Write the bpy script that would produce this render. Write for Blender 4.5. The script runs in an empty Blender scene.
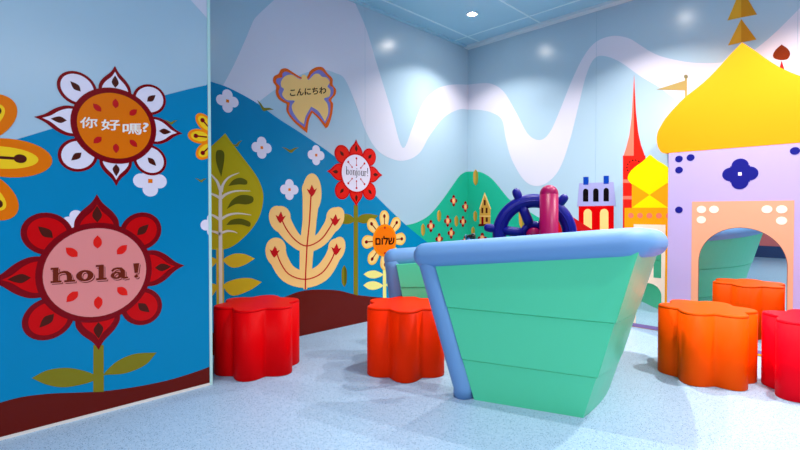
import bpy, bmesh, math, random
from mathutils import Vector, Matrix
from mathutils.geometry import tessellate_polygon
from math import pi, sin, cos, radians

random.seed(7)
COL = bpy.context.scene.collection
SC = bpy.context.scene
# ------------------------------------------------------------------ room frame
# corner of the two mural walls = world origin; left wall is x = 0 (runs to -y), right wall is y = 0 (runs to +x)
H = 2.5
PX = 0.472            # face of the partition panel, in front of the left wall
BY = -0.229           # face of the free-standing castle unit, in front of the right wall
F = 467.356
YAW, PITCH = -0.787182, -0.01778
CAM = Vector((2.82373, -3.76831, 0.883185))
SY = 219.3135
FW = Vector((sin(YAW)*cos(PITCH), cos(YAW)*cos(PITCH), sin(PITCH)))
RT = Vector((cos(YAW), -sin(YAW), 0))
UP = RT.cross(FW)

def sight(px, py):
    return FW + RT*((px-400)/F) - UP*((py-SY)/F)
def on(plane, px, py):
    """place of a mural point, measured off the photograph, on one of the flat walls -> (u, z)"""
    d = sight(px, py)
    if plane == 'L': t = (0-CAM.x)/d.x; P = CAM+d*t; return (P.y, P.z)
    if plane == 'P': t = (PX-CAM.x)/d.x; P = CAM+d*t; return (P.y, P.z)
    if plane == 'R': t = (0-CAM.y)/d.y; P = CAM+d*t; return (P.x, P.z)
    if plane == 'B': t = (BY-CAM.y)/d.y; P = CAM+d*t; return (P.x, P.z)
def W(plane, u, z, off=0.0):
    if plane == 'L': return Vector((off, u, z))
    if plane == 'P': return Vector((PX+off, u, z))
    if plane == 'R': return Vector((u, -off, z))
    if plane == 'B': return Vector((u, BY-off, z))

# ------------------------------------------------------------------ materials
def lin(c):
    return tuple(((v/255)/12.92 if v/255 <= .04045 else ((v/255+.055)/1.055)**2.4) for v in c)
MATS = {}
def mat(name, rgb, rough=.4, coat=0.0, metal=0.0, emit=None, grain=0.0, scale=60, spec=.5):
    if name in MATS: return MATS[name]
    m = bpy.data.materials.new(name); m.use_nodes = True
    nt = m.node_tree; b = nt.nodes['Principled BSDF']
    c = lin(rgb)
    b.inputs['Base Color'].default_value = (*c, 1)
    b.inputs['Roughness'].default_value = rough
    b.inputs['Metallic'].default_value = metal
    b.inputs['Specular IOR Level'].default_value = spec
    b.inputs['Coat Weight'].default_value = coat
    b.inputs['Coat Roughness'].default_value = .15
    if emit:
        b.inputs['Emission Color'].default_value = (*lin(emit[0]), 1)
        b.inputs['Emission Strength'].default_value = emit[1]
    if grain:
        tc = nt.nodes.new('ShaderNodeTexCoord'); n = nt.nodes.new('ShaderNodeTexNoise')
        n.inputs['Scale'].default_value = scale; n.inputs['Detail'].default_value = 3
        bp = nt.nodes.new('ShaderNodeBump'); bp.inputs['Strength'].default_value = grain; bp.inputs['Distance'].default_value = .002
        nt.links.new(tc.outputs['Object'], n.inputs['Vector'])
        nt.links.new(n.outputs['Fac'], bp.inputs['Height']); nt.links.new(bp.outputs['Normal'], b.inputs['Normal'])
    MATS[name] = m
    return m
WR, WCO = .27, 0.0
def paint(name, rgb, spec=.12): return mat(name, rgb, rough=WR if spec < .3 else .24, spec=spec, grain=.03, scale=25)

SKY = paint('sky_print', (170, 195, 211), .5); CLOUD = paint('cloud_print', (214, 210, 223), .5); MIST = paint('mist_print', (172, 204, 224))
BLUE = paint('hill_blue_print', (0, 128, 176)); GREEN = paint('hill_green_print', (30, 172, 138)); BROWN = paint('earth_print', (98, 20, 12))
DRED = paint('dark_red_print', (128, 0, 12)); RED = paint('red_print', (206, 0, 4)); BRED = paint('bright_red_print', (232, 28, 18))
PINK = paint('pink_print', (232, 136, 132)); WHITE = paint('white_print', (235, 222, 236)); SEED = paint('seed_print', (78, 24, 14))
ORANGE = paint('orange_print', (232, 112, 0)); DORANGE = paint('deep_orange_print', (226, 92, 22)); OLIVE = paint('olive_print', (128, 118, 24))
LEAFY = paint('leaf_yellow_print', (184, 162, 14)); GLEAF = paint('golden_leaf_print', (208, 172, 36)); DOLIVE = paint('dark_olive_print', (92, 88, 10)); PEACH = paint('peach_print', (250, 198, 122))
OCHRE = paint('ochre_print', (206, 150, 62)); YEL = paint('yellow_print', (250, 200, 30)); PALEY = paint('pale_yellow_print', (242, 226, 130))
PURP = paint('violet_print', (128, 122, 190)); INK = paint('ink_print', (50, 18, 8)); TREE = paint('tree_print', (150, 140, 50))
SORANGE = paint('sun_orange_print', (250, 134, 10)); BROWNT = paint('lettering_brown', (112, 34, 14)); WTXT = paint('lettering_white', (250, 236, 226))
MIDRED = paint('mid_red_print', (196, 20, 24)); CORAL = paint('coral_print', (246, 120, 96)); TRED = paint('tower_red_print', (226, 34, 22))
ROOFV = paint('roof_violet_print', (160, 158, 206)); NAVY = paint('navy_print', (26, 28, 120)); CHIM = paint('chimney_blue_print', (14, 60, 160))
BLACK = paint('black_print', (14, 8, 12)); BUTT = paint('butterscotch_print', (252, 160, 14)); DYEL = paint('dome_yellow_print', (255, 226, 0))
CREAM = paint('cream_print', (255, 226, 200)); LILAC = mat('lilac_laminate', (174, 158, 204), rough=.45, spec=.3); DOME = mat('dome_laminate', (244, 146, 0), rough=.5, spec=.2)
PEACHL = mat('peach_laminate', (220, 156, 122), rough=.45, spec=.3); GOLD = paint('gold_print', (222, 164, 44)); DGOLD = paint('dark_gold_print', (204, 138, 28))
RUST = paint('rust_print', (118, 42, 10)); FLAGC = paint('flag_print', (172, 152, 92))

def floor_mat():
    m = bpy.data.materials.new('speckled_vinyl'); m.use_nodes = True; nt = m.node_tree; b = nt.nodes['Principled BSDF']
    tc = nt.nodes.new('ShaderNodeTexCoord')
    def noise(s, d=2):
        n = nt.nodes.new('ShaderNodeTexNoise'); n.inputs['Scale'].default_value = s; n.inputs['Detail'].default_value = d
        nt.links.new(tc.outputs['Object'], n.inputs['Vector']); return n
    def vor(s):
        n = nt.nodes.new('ShaderNodeTexVoronoi'); n.inputs['Scale'].default_value = s
        nt.links.new(tc.outputs['Object'], n.inputs['Vector']); return n
    def ramp(src, a, bb):
        r = nt.nodes.new('ShaderNodeMapRange'); r.inputs['From Min'].default_value = a; r.inputs['From Max'].default_value = bb
        nt.links.new(src, r.inputs['Value']); return r.outputs['Result']
    def mix(f, A, B):
        x = nt.nodes.new('ShaderNodeMix'); x.data_type = 'RGBA'
        nt.links.new(f, x.inputs['Factor'])
        for k, v in ((6, A), (7, B)):
            if isinstance(v, tuple): x.inputs[k].default_value = (*lin(v), 1)
            else: nt.links.new(v, x.inputs[k])
        return x.outputs[2]
    n1 = noise(55, 3)
    c = mix(ramp(n1.outputs['Fac'], .35, .65), (148, 178, 204), (160, 187, 211))
    v1 = vor(115); c = mix(ramp(v1.outputs['Distance'], .26, .18), c, (72, 100, 134))
    n2 = noise(170, 1); c = mix(ramp(n2.outputs['Fac'], .66, .70), c, (92, 120, 154))
    v2 = vor(85); c = mix(ramp(v2.outputs['Distance'], .16, .10), c, (206, 218, 232))
    nt.links.new(c, b.inputs['Base Color'])
    b.inputs['Roughness'].default_value = .42
    return m
FLOOR = floor_mat()

# ------------------------------------------------------------------ object helpers
def obj(name, me, m=None, parent=None, kind=None, loc=None):
    o = bpy.data.objects.new(name, me); COL.objects.link(o)
    if m is not None and me is not None: me.materials.clear(); me.materials.append(m)
    if parent is not None: o.parent = parent
    if kind: o['kind'] = kind
    if loc is not None: o.location = loc
    return o
def thing(name, label, cat, loc=(0, 0, 0), group=None, rotz=0):
    o = bpy.data.objects.new(name, None); COL.objects.link(o); o.empty_display_size = .1
    o.location = loc; o.rotation_euler = (0, 0, rotz); o['label'] = label; o['category'] = cat
    if group: o['group'] = group
    return o
def tag(o, label, cat, group=None):
    o['label'] = label; o['category'] = cat
    if group: o['group'] = group
    return o
def me_from(bm, name, smooth=False):
    bmesh.ops.recalc_face_normals(bm, faces=bm.faces[:])
    me = bpy.data.meshes.new(name); bm.to_mesh(me); bm.free()
    if smooth:
        for p in me.polygons: p.use_smooth = True
    return me
def box_me(name, lo, hi, bevel=0):
    bm = bmesh.new(); bmesh.ops.create_cube(bm, size=1)
    lo, hi = Vector(lo), Vector(hi); c = (lo+hi)/2; s = hi-lo
    for v in bm.verts: v.co = Vector((v.co.x*s.x, v.co.y*s.y, v.co.z*s.z))+c
    if bevel: bmesh.ops.bevel(bm, geom=bm.edges[:], offset=bevel, segments=2, affect='EDGES')
    return me_from(bm, name)
def add_prism(bm, front, back):
    """closed prism between two equal loops of world points"""
    n = len(front)
    a = [bm.verts.new(p) for p in front]; b = [bm.verts.new(p) for p in back]
    for t in tessellate_polygon([front]):
        try: bm.faces.new([a[i] for i in t]); bm.faces.new([b[i] for i in t[::-1]])
        except ValueError: pass
    for i in range(n):
        j = (i+1) % n
        bm.faces.new((a[j], a[i], b[i], b[j]))
def tube_me(name, pts, r, seg=16, cap=True, flat=1.0, roundcap=False):
    """swept tube through points, parallel transport frame; r scalar or list"""
    bm = bmesh.new(); pts = [Vector(p) for p in pts]; n = len(pts)
    rs = r if isinstance(r, (list, tuple)) else [r]*n
    if roundcap:
        def ends(P, Q, R, k=5):
            d = (P-Q).normalized(); return [(P+d*R*sin(i/k*pi/2), max(R*cos(i/k*pi/2), .0005)) for i in range(1, k+1)]
        s = ends(pts[0], pts[1], rs[0])[::-1]; e = ends(pts[-1], pts[-2], rs[-1])
        pts = [a for a, _ in s]+pts+[a for a, _ in e]; rs = [b for _, b in s]+list(rs)+[b for _, b in e]; n = len(pts)
    T = []
    for i in range(n):
        d = pts[min(i+1, n-1)]-pts[max(i-1, 0)]; T.append(d.normalized())
    ref = Vector((0, 0, 1)) if abs(T[0].z) < .9 else Vector((1, 0, 0))
    N = (ref-T[0]*ref.dot(T[0])).normalized(); rings = []
    for i in range(n):
        N = (N-T[i]*N.dot(T[i])).normalized(); B = T[i].cross(N)
        rings.append([bm.verts.new(pts[i]+(N*cos(a)+B*sin(a)*flat)*rs[i]) for a in [2*pi*k/seg for k in range(seg)]])
    for i in range(n-1):
        for k in range(seg):
            l = (k+1) % seg; bm.faces.new((rings[i][k], rings[i][l], rings[i+1][l], rings[i+1][k]))
    bm.faces.new(rings[0][::-1]); bm.faces.new(rings[-1])
    me = me_from(bm, name, True)
    return me
def catmull(pts, n=6, closed=True):
    """smooth outline; a point given as (x, y, 1) stays a sharp corner"""
    out = []; N = len(pts)
    rng = range(N) if closed else range(N-1)
    for i in rng:
        p1, p2 = pts[i], pts[(i+1) % N]
        p0 = pts[(i-1) % N] if (closed or i > 0) else p1
        p3 = pts[(i+2) % N] if (closed or i < N-2) else p2
        if len(p1) > 2: p0 = (2*p1[0]-p2[0], 2*p1[1]-p2[1])
        if len(p2) > 2: p3 = (2*p2[0]-p1[0], 2*p2[1]-p1[1])
        for k in range(n):
            t = k/n
            out.append(tuple(.5*((2*p1[j])+(-p0[j]+p2[j])*t+(2*p0[j]-5*p1[j]+4*p2[j]-p3[j])*t*t+(-p0[j]+3*p1[j]-3*p2[j]+p3[j])*t**3) for j in (0, 1)))
    if not closed: out.append(tuple(pts[-1][:2]))
    return out
def clip(poly, axis, val, keep_less=True):
    out = []; s = 1 if keep_less else -1
    for i in range(len(poly)):
        a, b = poly[i], poly[(i+1) % len(poly)]
        ia, ib = (a[axis]-val)*s <= 0, (b[axis]-val)*s <= 0
        if ia: out.append(a)
        if ia != ib:
            t = (val-a[axis])/(b[axis]-a[axis]); out.append((a[0]+(b[0]-a[0])*t, a[1]+(b[1]-a[1])*t))
    return out
def area(p): return sum(p[i][0]*p[(i+1) % len(p)][1]-p[(i+1) % len(p)][0]*p[i][1] for i in range(len(p)))/2
def dedupe(p):
    q = []
    for a in p:
        if not q or math.hypot(a[0]-q[-1][0], a[1]-q[-1][1]) > 1e-5: q.append(a)
    if len(q) > 2 and math.hypot(q[0][0]-q[-1][0], q[0][1]-q[-1][1]) < 1e-5: q.pop()
    return q
STEP = .0006
def sheet_me(name, plane, polys, layer, origin=Vector((0, 0, 0)), base=.0002):
    """thin printed vinyl: every outline in wall coordinates (u, z), layer n lies on layer n-1"""
    bm = bmesh.new()
    for k, p in enumerate(polys):
        p = dedupe(p)
        if len(p) < 3: continue
        if area(p) < 0: p = p[::-1]
        add_prism(bm, [W(plane, u, z, layer*STEP+(k % 9)*.00003)-origin for u, z in p], [W(plane, u, z, base)-origin for u, z in p])
    return me_from(bm, name)

class Decal:
    def __init__(s, name, label, plane, center, cat, group=None):
        s.pl = plane; s.o = W(plane, center[0], center[1], 0)
        s.k = 0; s.c = center; s.root = thing(name, label, cat, s.o, group)
    def poly(s, part, polys, layer, m, parent=None, label=None):
        if polys and isinstance(polys[0][0], (int, float)): polys = [polys]
        s.k = (s.k+1) % 14
        o = obj(part, sheet_me(part, s.pl, polys, layer+s.k*.03, s.o), m, parent or s.root)
        if label: o['label'] = label
        return o
    def px(s, part, pts, layer, m, parent=None, smooth=True, n=6, label=None):
        q = catmull(pts, n) if smooth else [p[:2] for p in pts]
        return s.poly(part, [on(s.pl, *p) for p in q], layer, m, parent, label)

def single(name, label, plane, pts, layer, m, cat, group=None, smooth=True, px=True):
    q = catmull(pts, 6) if smooth else [p[:2] for p in pts]
    if px: q = [on(plane, *p) for p in q]
    c = (sum(a[0] for a in q)/len(q), min(a[1] for a in q)); o3 = W(plane, c[0], c[1], 0)
    o = obj(name, sheet_me(name, plane, [q], layer, o3), m, None, loc=o3)
    return tag(o, label, cat, group)

def ell(cx, cy, rx, ry=None, rot=0, n=32, a0=0, a1=2*pi):
    ry = ry or rx; full = abs(a1-a0-2*pi) < 1e-6
    k = n if full else n+1
    out = []
    for i in range(k):
        a = a0+(a1-a0)*i/n
        x, y = rx*cos(a), ry*sin(a); out.append((cx+x*cos(rot)-y*sin(rot), cy+x*sin(rot)+y*cos(rot)))
    return out
def xf(pts, cx, cy, rot):
    return [(cx+x*cos(rot)-y*sin(rot), cy+x*sin(rot)+y*cos(rot)) for x, y in pts]
def strip(pts, w):
    """ribbon of varying width along a polyline; w scalar or list -> outline"""
    n = len(pts); ws = w if isinstance(w, (list, tuple)) else [w]*n
    L, R = [], []
    for i in range(n):
        a, b = pts[max(i-1, 0)], pts[min(i+1, n-1)]
        dx, dy = b[0]-a[0], b[1]-a[1]; l = math.hypot(dx, dy) or 1
        nx, ny = -dy/l*ws[i]/2, dx/l*ws[i]/2
        L.append((pts[i][0]+nx, pts[i][1]+ny)); R.append((pts[i][0]-nx, pts[i][1]-ny))
    return L+R[::-1]

# ------------------------------------------------------------------ lettering
def text_polys(s):
    """glyph faces of Blender's built-in font as 2-D triangles/quads, normalised to width 1"""
    cu = bpy.data.curves.new('lettering', 'FONT'); cu.body = s; cu.size = 1; cu.resolution_u = 4
    o = bpy.data.objects.new('lettering', cu); COL.objects.link(o)
    dg = bpy.context.evaluated_depsgraph_get(); dg.update()
    me = bpy.data.meshes.new_from_object(o.evaluated_get(dg))
    V = [(v.co.x, v.co.y) for v in me.vertices]; F_ = [tuple(p.vertices) for p in me.polygons]
    bpy.data.objects.remove(o); bpy.data.curves.remove(cu); bpy.data.meshes.remove(me)
    return V, F_
def text_me(name, plane, s, x0, x1, yb0, yb1, height, layer, origin, bold=0.0, dpx=(0, 0)):
    """lettering printed on a wall: spans photo columns x0..x1, feet on yb0..yb1, capital height in photo pixels"""
    V, F_ = text_polys(s)
    mx0, mx1 = min(v[0] for v in V), max(v[0] for v in V); my0, my1 = min(v[1] for v in V), max(v[1] for v in V)
    bm = bmesh.new()
    passes = [(0, 0)] if not bold else [(0, 0), (bold, 0), (-bold, 0), (0, bold), (0, -bold)]
    for k, (bx, by) in enumerate(passes):
        vs = []
        for v in V:
            t = (v[0]-mx0)/(mx1-mx0); h = (v[1]-my0)/(my1-my0)
            X = x0+(x1-x0)*t+bx+dpx[0]; Y = yb0+(yb1-yb0)*t-height*h+by+dpx[1]
            u, z = on(plane, X, Y); vs.append(bm.verts.new(W(plane, u, z, (layer+k*.05)*STEP)-origin))
        for f in F_:
            try: bm.faces.new([vs[i] for i in f])
            except ValueError: pass
    bmesh.ops.remove_doubles(bm, verts=bm.verts[:], dist=1e-7)
    r = bmesh.ops.extrude_face_region(bm, geom=bm.faces[:])
    back = W(plane, 0, 0, -.0005)-W(plane, 0, 0, 0)
    for v in [g for g in r['geom'] if isinstance(g, bmesh.types.BMVert)]: v.co += back
    return me_from(bm, name)
def lettering(dec, s, x0, x1, yb0, yb1, height, layer, m, bold=0.0):
    return obj('lettering', text_me('lettering', dec.pl, s, x0, x1, yb0, yb1, height, layer, dec.o, bold), m, dec.root)
def glyphs_px(dec, polys, x0, x1, yb0, yb1, height, layer, m, wide, dpx=(0, 0), part='lettering'):
    """own letter shapes drawn on a grid (wide x 1), placed like text_me"""
    out = []
    for p in polys:
        out.append([on(dec.pl, x0+(x1-x0)*x/wide+dpx[0], yb0+(yb1-yb0)*x/wide-height*y+dpx[1]) for x, y in p])
    return dec.poly(part, out, layer, m)

# slab-serif letters, each a set of outlines (baseline 0, ascender 1)
def ring(cx, cy, rx, ry, ix, iy, n=20):
    out = []
    for i in range(n):
        a, b = 2*pi*i/n, 2*pi*(i+1)/n
        out.append([(cx+rx*cos(a), cy+ry*sin(a)), (cx+rx*cos(b), cy+ry*sin(b)), (cx+ix*cos(b), cy+iy*sin(b)), (cx+ix*cos(a), cy+iy*sin(a))])
    return out
def rect(x0, y0, x1, y1): return [(x0, y0), (x1, y0), (x1, y1), (x0, y1)]
def slab_hola():
    P = []
    # h
    P += [rect(0, 0, .62, .13), rect(.0, .87, .45, 1), rect(.13, .05, .45, .95), rect(.78, 0, 1.4, .13)]
    P += [strip([(.4, .52), (.55, .64), (.75, .68), (.92, .64), (1.04, .5), (1.08, .3), (1.08, .05)], [.05, .12, .16, .2, .28, .3, .3])]
    # o
    P += ring(1.95, .35, .50, .37, .17, .24)
    # l
    P += [rect(2.6, 0, 3.2, .13), rect(2.58, .87, 3.02, 1), rect(2.74, .05, 3.04, .95)]
    # a
    P += ring(3.76, .24, .33, .24, .12, .13)
    P += [strip([(3.5, .52), (3.62, .66), (3.8, .7), (4.0, .66), (4.12, .5), (4.12, .1), (4.2, .04), (4.42, .06)], [.14, .13, .12, .18, .26, .27, .13, .1])]
    # !
    P += [[(4.72, .95), (5.06, .95), (4.98, .32), (4.80, .32)], ell(4.89, .1, .11, .1, n=12)]
    return P, 5.1
def serif_bonjour():
    P = []; T, t = .085, .035
    def stem(x, y0, y1, w=T): return rect(x-w/2, y0, x+w/2, y1)
    def ser(x, y, w=.2): return rect(x-w/2, y, x+w/2, y+t)
    def bowl(cx, rx=.19, cy=.3, ry=.31):
        out = []
        n = 16
        for i in range(n):
            a, b = 2*pi*i/n, 2*pi*(i+1)/n
            ix = rx-.075; iy = ry-.03
            out.append([(cx+rx*cos(a), cy+ry*sin(a)), (cx+rx*cos(b), cy+ry*sin(b)), (cx+ix*cos(b), cy+iy*sin(b)), (cx+ix*cos(a), cy+iy*sin(a))])
        return out
    x = .1
    P += [stem(x, 0, 1), ser(x-.03, .97, .16)] + bowl(x+.2); x += .66
    P += bowl(x); x += .38
    def nn(x): return [stem(x, 0, .6), ser(x, 0), ser(x-.04, .57, .14), strip([(x, .45), (x+.1, .57), (x+.22, .58), (x+.28, .45), (x+.28, 0)], [.03, .04, .06, .085, .085]), ser(x+.28, 0)]
    P += nn(x); x += .52
    P += [stem(x, -.15, .6), ser(x-.04, .57, .14), strip([(x, -.15), (x-.06, -.28), (x-.18, -.3)], [.085, .05, .05]), ell(x, .8, .06, n=10)]; x += .32
    P += bowl(x); x += .38
    P += [stem(x, .12, .6), ser(x-.04, .57, .14), strip([(x, .15), (x+.06, .03), (x+.18, .02), (x+.28, .14)], [.085, .06, .05, .03]), stem(x+.28, 0, .6), ser(x+.32, 0, .14), ser(x+.24, .57, .14)]; x += .52
    P += [stem(x, 0, .6), ser(x, 0), ser(x-.04, .57, .14), strip([(x, .42), (x+.1, .56), (x+.2, .56)], [.03, .05, .07]), ell(x+.2, .5, .05, n=10)]; x += .42
    P += [[(x-.05, 1), (x+.05, 1), (x+.02, .3), (x-.02, .3)], ell(x, .07, .06, n=10)]
    return P, x+.08

# ------------------------------------------------------------------ room shell
def wall_box(name, lo, hi, m): return obj(name, box_me(name, lo, hi), m, kind='structure')
RX, RY = 6.2, -7.9
fl = wall_box('floor', (-.1, RY-.1, -.1), (RX+.1, .1, 0), FLOOR)
wl = wall_box('wall_left', (-.1, RY, 0), (0, 0, H), SKY)
wr = wall_box('wall_right', (0, 0, 0), (RX, .1, H), SKY)
WHITEP = mat('plain_white_wall', (150, 164, 184), rough=.6)
wall_box('wall_back', (0, RY-.1, 0), (RX, RY, H), WHITEP)
wall_box('wall_far', (RX, RY, 0), (RX+.1, 0, H), WHITEP)
CEIL = mat('ceiling_panel', (156, 200, 220), rough=.32, spec=.5, grain=.02)
ceil = wall_box('ceiling', (-.1, RY-.1, H), (RX+.1, .1, H+.1), CEIL)
RIB = mat('ceiling_rib', (206, 230, 238), rough=.35)
# pale joint strips of the metal ceiling
bm = bmesh.new()
def bbox(bm, lo, hi):
    lo, hi = Vector(lo), Vector(hi); g = bmesh.ops.create_cube(bm, size=1)['verts']; c = (lo+hi)/2; s = hi-lo
    for v in g: v.co = Vector((v.co.x*s.x, v.co.y*s.y, v.co.z*s.z))+c
for k, x in enumerate([.178, .81, 2.03, 3.25, 4.47, 5.69]): 
    y1 = -.02 if k else -.02
    bbox(bm, (x-.008, RY, H-.004), (x+.008, y1, H))
for y in [-.25, -1.47, -2.69, -3.91, -5.13, -6.35]: bbox(bm, (0, y-.008, H-.0035), (RX, y+.008, H))
obj('ceiling_rib', me_from(bm, 'ceiling_rib'), RIB, ceil)
wall_box('trim_1', (0, -.07, H-.022), (RX, -.0, H), mat('rail_white', (206, 216, 222), rough=.4))
wall_box('trim_2', (0, RY, H-.012), (.035, -.07, H), mat('rail_blue', (160, 200, 218), rough=.4))
# partition panel in front of the left wall
PEND = -2.775
pn = wall_box('wall_partition', (PX-.07, -6.0, .0), (PX, PEND-.012, H), SKY)
wall_box('trim_3', (PX-.074, PEND-.014, 0), (PX+.004, PEND, H), mat('mint_edge', (188, 222, 216), rough=.3))
wall_box('trim_4', (PX-.002, -6.0, 0), (PX+.004, PEND-.014, .012), mat('pale_skirting', (226, 214, 206), rough=.4))
SEAM = mat('seam_shadow_gap', (96, 140, 170), rough=.5)
# ---- mural backgrounds belong to the walls
def mural(parent, name, plane, polys, layer, m):
    return obj(name, sheet_me(name, plane, polys, layer), m, parent)
U = lambda pl, pts: [on(pl, *p) for p in pts]
top = H-.001
# left wall: misty mountain ribbon
outer = catmull([(212, 106, 1), (223.6, 84.4), (233.8, 65), (245, 40.5), (250.6, 27), (256, 17), (274, 0, 1)], 5, False)
o_r = catmull([(353.6, 0), (366, 28.5), (376.8, 64), (391, 110), (402.4, 147.7), (412.3, 128), (423, 103), (437, 89), (451.5, 84.7), (467.8, 84.6)], 6, False)
i_r = catmull([(467.8, 109.6), (458.6, 109.6), (444, 117.4), (430, 135), (419.5, 153), (405, 160.5), (391, 158.6), (376.8, 149.5), (366, 131.7), (355.4, 103), (344.7, 79), (335, 73), (323.7, 69.8), (308, 72), (290, 80), (265, 97), (240, 118)], 6, False)
up_ = U('L', outer); up_[-1] = (up_[-1][0], up_[-1][1])
a = up_+[(up_[-1][0]+.12, top), (on('L', 353.6, 0)[0]-.1, top)]+U('L', o_r)+[(0, on('L', 467.8, 84.6)[1]), (0, on('L', 467.8, 109.6)[1])]+U('L', i_r)+[(-3.6, .9), (-3.6, 1.2)]
mural(wl, 'painted_mountain', 'L', [a], 1, CLOUD)
# right wall ribbon
ru = catmull([(468, 84.6), (480, 83.4), (492, 84), (504, 92), (516, 112), (528, 134), (540, 140), (550, 132), (560, 110), (572, 80), (584, 56), (596, 42), (612, 36), (628, 38), (640, 45), (653, 53), (667, 58), (693, 62.7), (720, 62.7), (740, 57), (753, 50.7), (773, 34.7), (800, 8), (815, -8)], 6, False)
rl = catmull([(840, 20), (800, 68), (792, 73), (760, 100), (700, 110), (656, 85.3), (640, 76), (620, 62), (604, 56), (594, 59), (586, 76), (578, 108), (570, 140), (560, 168), (548, 182), (536, 186), (524, 180), (512, 160), (506, 140), (502, 120), (492, 112.8), (480, 110), (468, 109.6)], 6, False)
zl, zr = on('L', 467.8, 84.6)[1], on('L', 467.8, 109.6)[1]
p = U('R', ru); p = [q if q[1] < top else (q[0], top) for q in p]; p[0] = (0, zl)
q = [(a_[0], min(a_[1], top)) for a_ in U('R', rl)]; q[-1] = (0, zr)
mural(wr, 'painted_mountain', 'R', [p+[(4.2, top), (4.4, top)]+q], 1, CLOUD)
# hills
hill = catmull([(205, 80), (211.7, 82), (228.5, 87.8), (253.4, 101), (278.3, 118.7), (306.7, 137), (340, 161), (376.6, 197), (405, 224.3), (433, 247), (452, 262)], 5, False)
hp = U('L', hill); hp = [(-4.6, .95), (-4.0, 1.3), (-3.3, 1.6)]+hp
mural(wl, 'painted_hill', 'L', [hp+[(hp[-1][0], .35), (-.62, .0005), (-4.6, .0005)]], 4, BLUE)
ear = catmull([(255, 326), (272, 304), (291, 294.3), (305, 290.4), (321, 289.5), (339, 290.6), (357.7, 295), (388, 298), (420, 300)], 5, False)
ep = U('L', ear)
mural(wl, 'painted_earth', 'L', [[(-3.4, .16)]+ep+[(0, .07), (0, .0005), (-3.4, .0005)]], 5, BROWN)
gz = on('L', 467.8, 171.6)[1]
gl = catmull([(396, 226.5), (407.8, 224.8), (417.8, 222), (429, 215.4), (440, 203), (451, 187.8), (459, 176.5), (464.4, 172.4), (467.8, 171.6)], 6, False)
gp = U('L', gl); gp[-1] = (0, gz)
mural(wl, 'painted_meadow', 'L', [gp+[(0, .0005), (gp[0][0], .0005)]], 2, GREEN)
gr = catmull([(468, 171.6), (475.5, 171.6), (482, 172.6), (491, 178), (499, 187), (509, 199), (520, 207), (530.6, 212.5), (539, 217.6), (556, 225), (580, 233), (600, 240)], 6, False)
gq = U('R', gr); gq[0] = (0, gz)
mural(wr, 'painted_meadow', 'R', [gq+[(gq[-1][0], .0005), (0, .0005)]], 2, GREEN)
mural(wr, 'painted_ridge', 'R', [U('R', [(545, 258), (556, 224), (564, 213.5), (571, 216), (599, 233.8), (640, 262)])], 3, MIDRED)
# panel
ph = catmull([(0, 143), (16.7, 139.3), (50, 129.3), (80, 120), (110, 111), (140, 102), (164.6, 95.3), (190, 88.8), (209.2, 84.6)], 4, False)
pp = U('P', ph); e0 = PEND-.0145
pp = [(-5.2, 1.0), (-4.3, 1.12)]+pp; pp[-1] = (e0, pp[-1][1])
mural(pn, 'painted_hill', 'P', [pp+[(e0, .013), (-5.2, .013)]], 1, BLUE)
pe = catmull([(0, 402.6), (21.5, 397), (48.4, 393.7), (75, 392.6), (102, 391.3), (134.4, 387), (166.7, 380.5), (193.5, 372.5), (210, 366.5)], 4, False)
pp = [(-5.2, .15)]+U('P', pe); pp[-1] = (e0, pp[-1][1])
mural(pn, 'painted_earth', 'P', [pp+[(e0, .0125), (-5.2, .0125)]], 2, BROWN)
cz = on('P', 207, 18)[1]; cu_ = on('P', 190.6, 0)
mural(pn, 'painted_mountain', 'P', [[(e0, cz), (e0, top), (cu_[0]-.22, top), (cu_[0], cu_[1])]], 1, CLOUD)
# panel joints of the wall boards
for i, (par, pl, u) in enumerate([(wl, 'L', -1.345), (wl, 'L', -2.6), (wr, 'R', 1.268), (wr, 'R', 2.5)]):
    me = sheet_me('board_joint', pl, [rect(u-.0008, .0, u+.0008, top)], 1.6); obj('board_joint', me, SEAM if False else mat('joint_line', (140, 172, 192), rough=.7, spec=.05), par)

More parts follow.
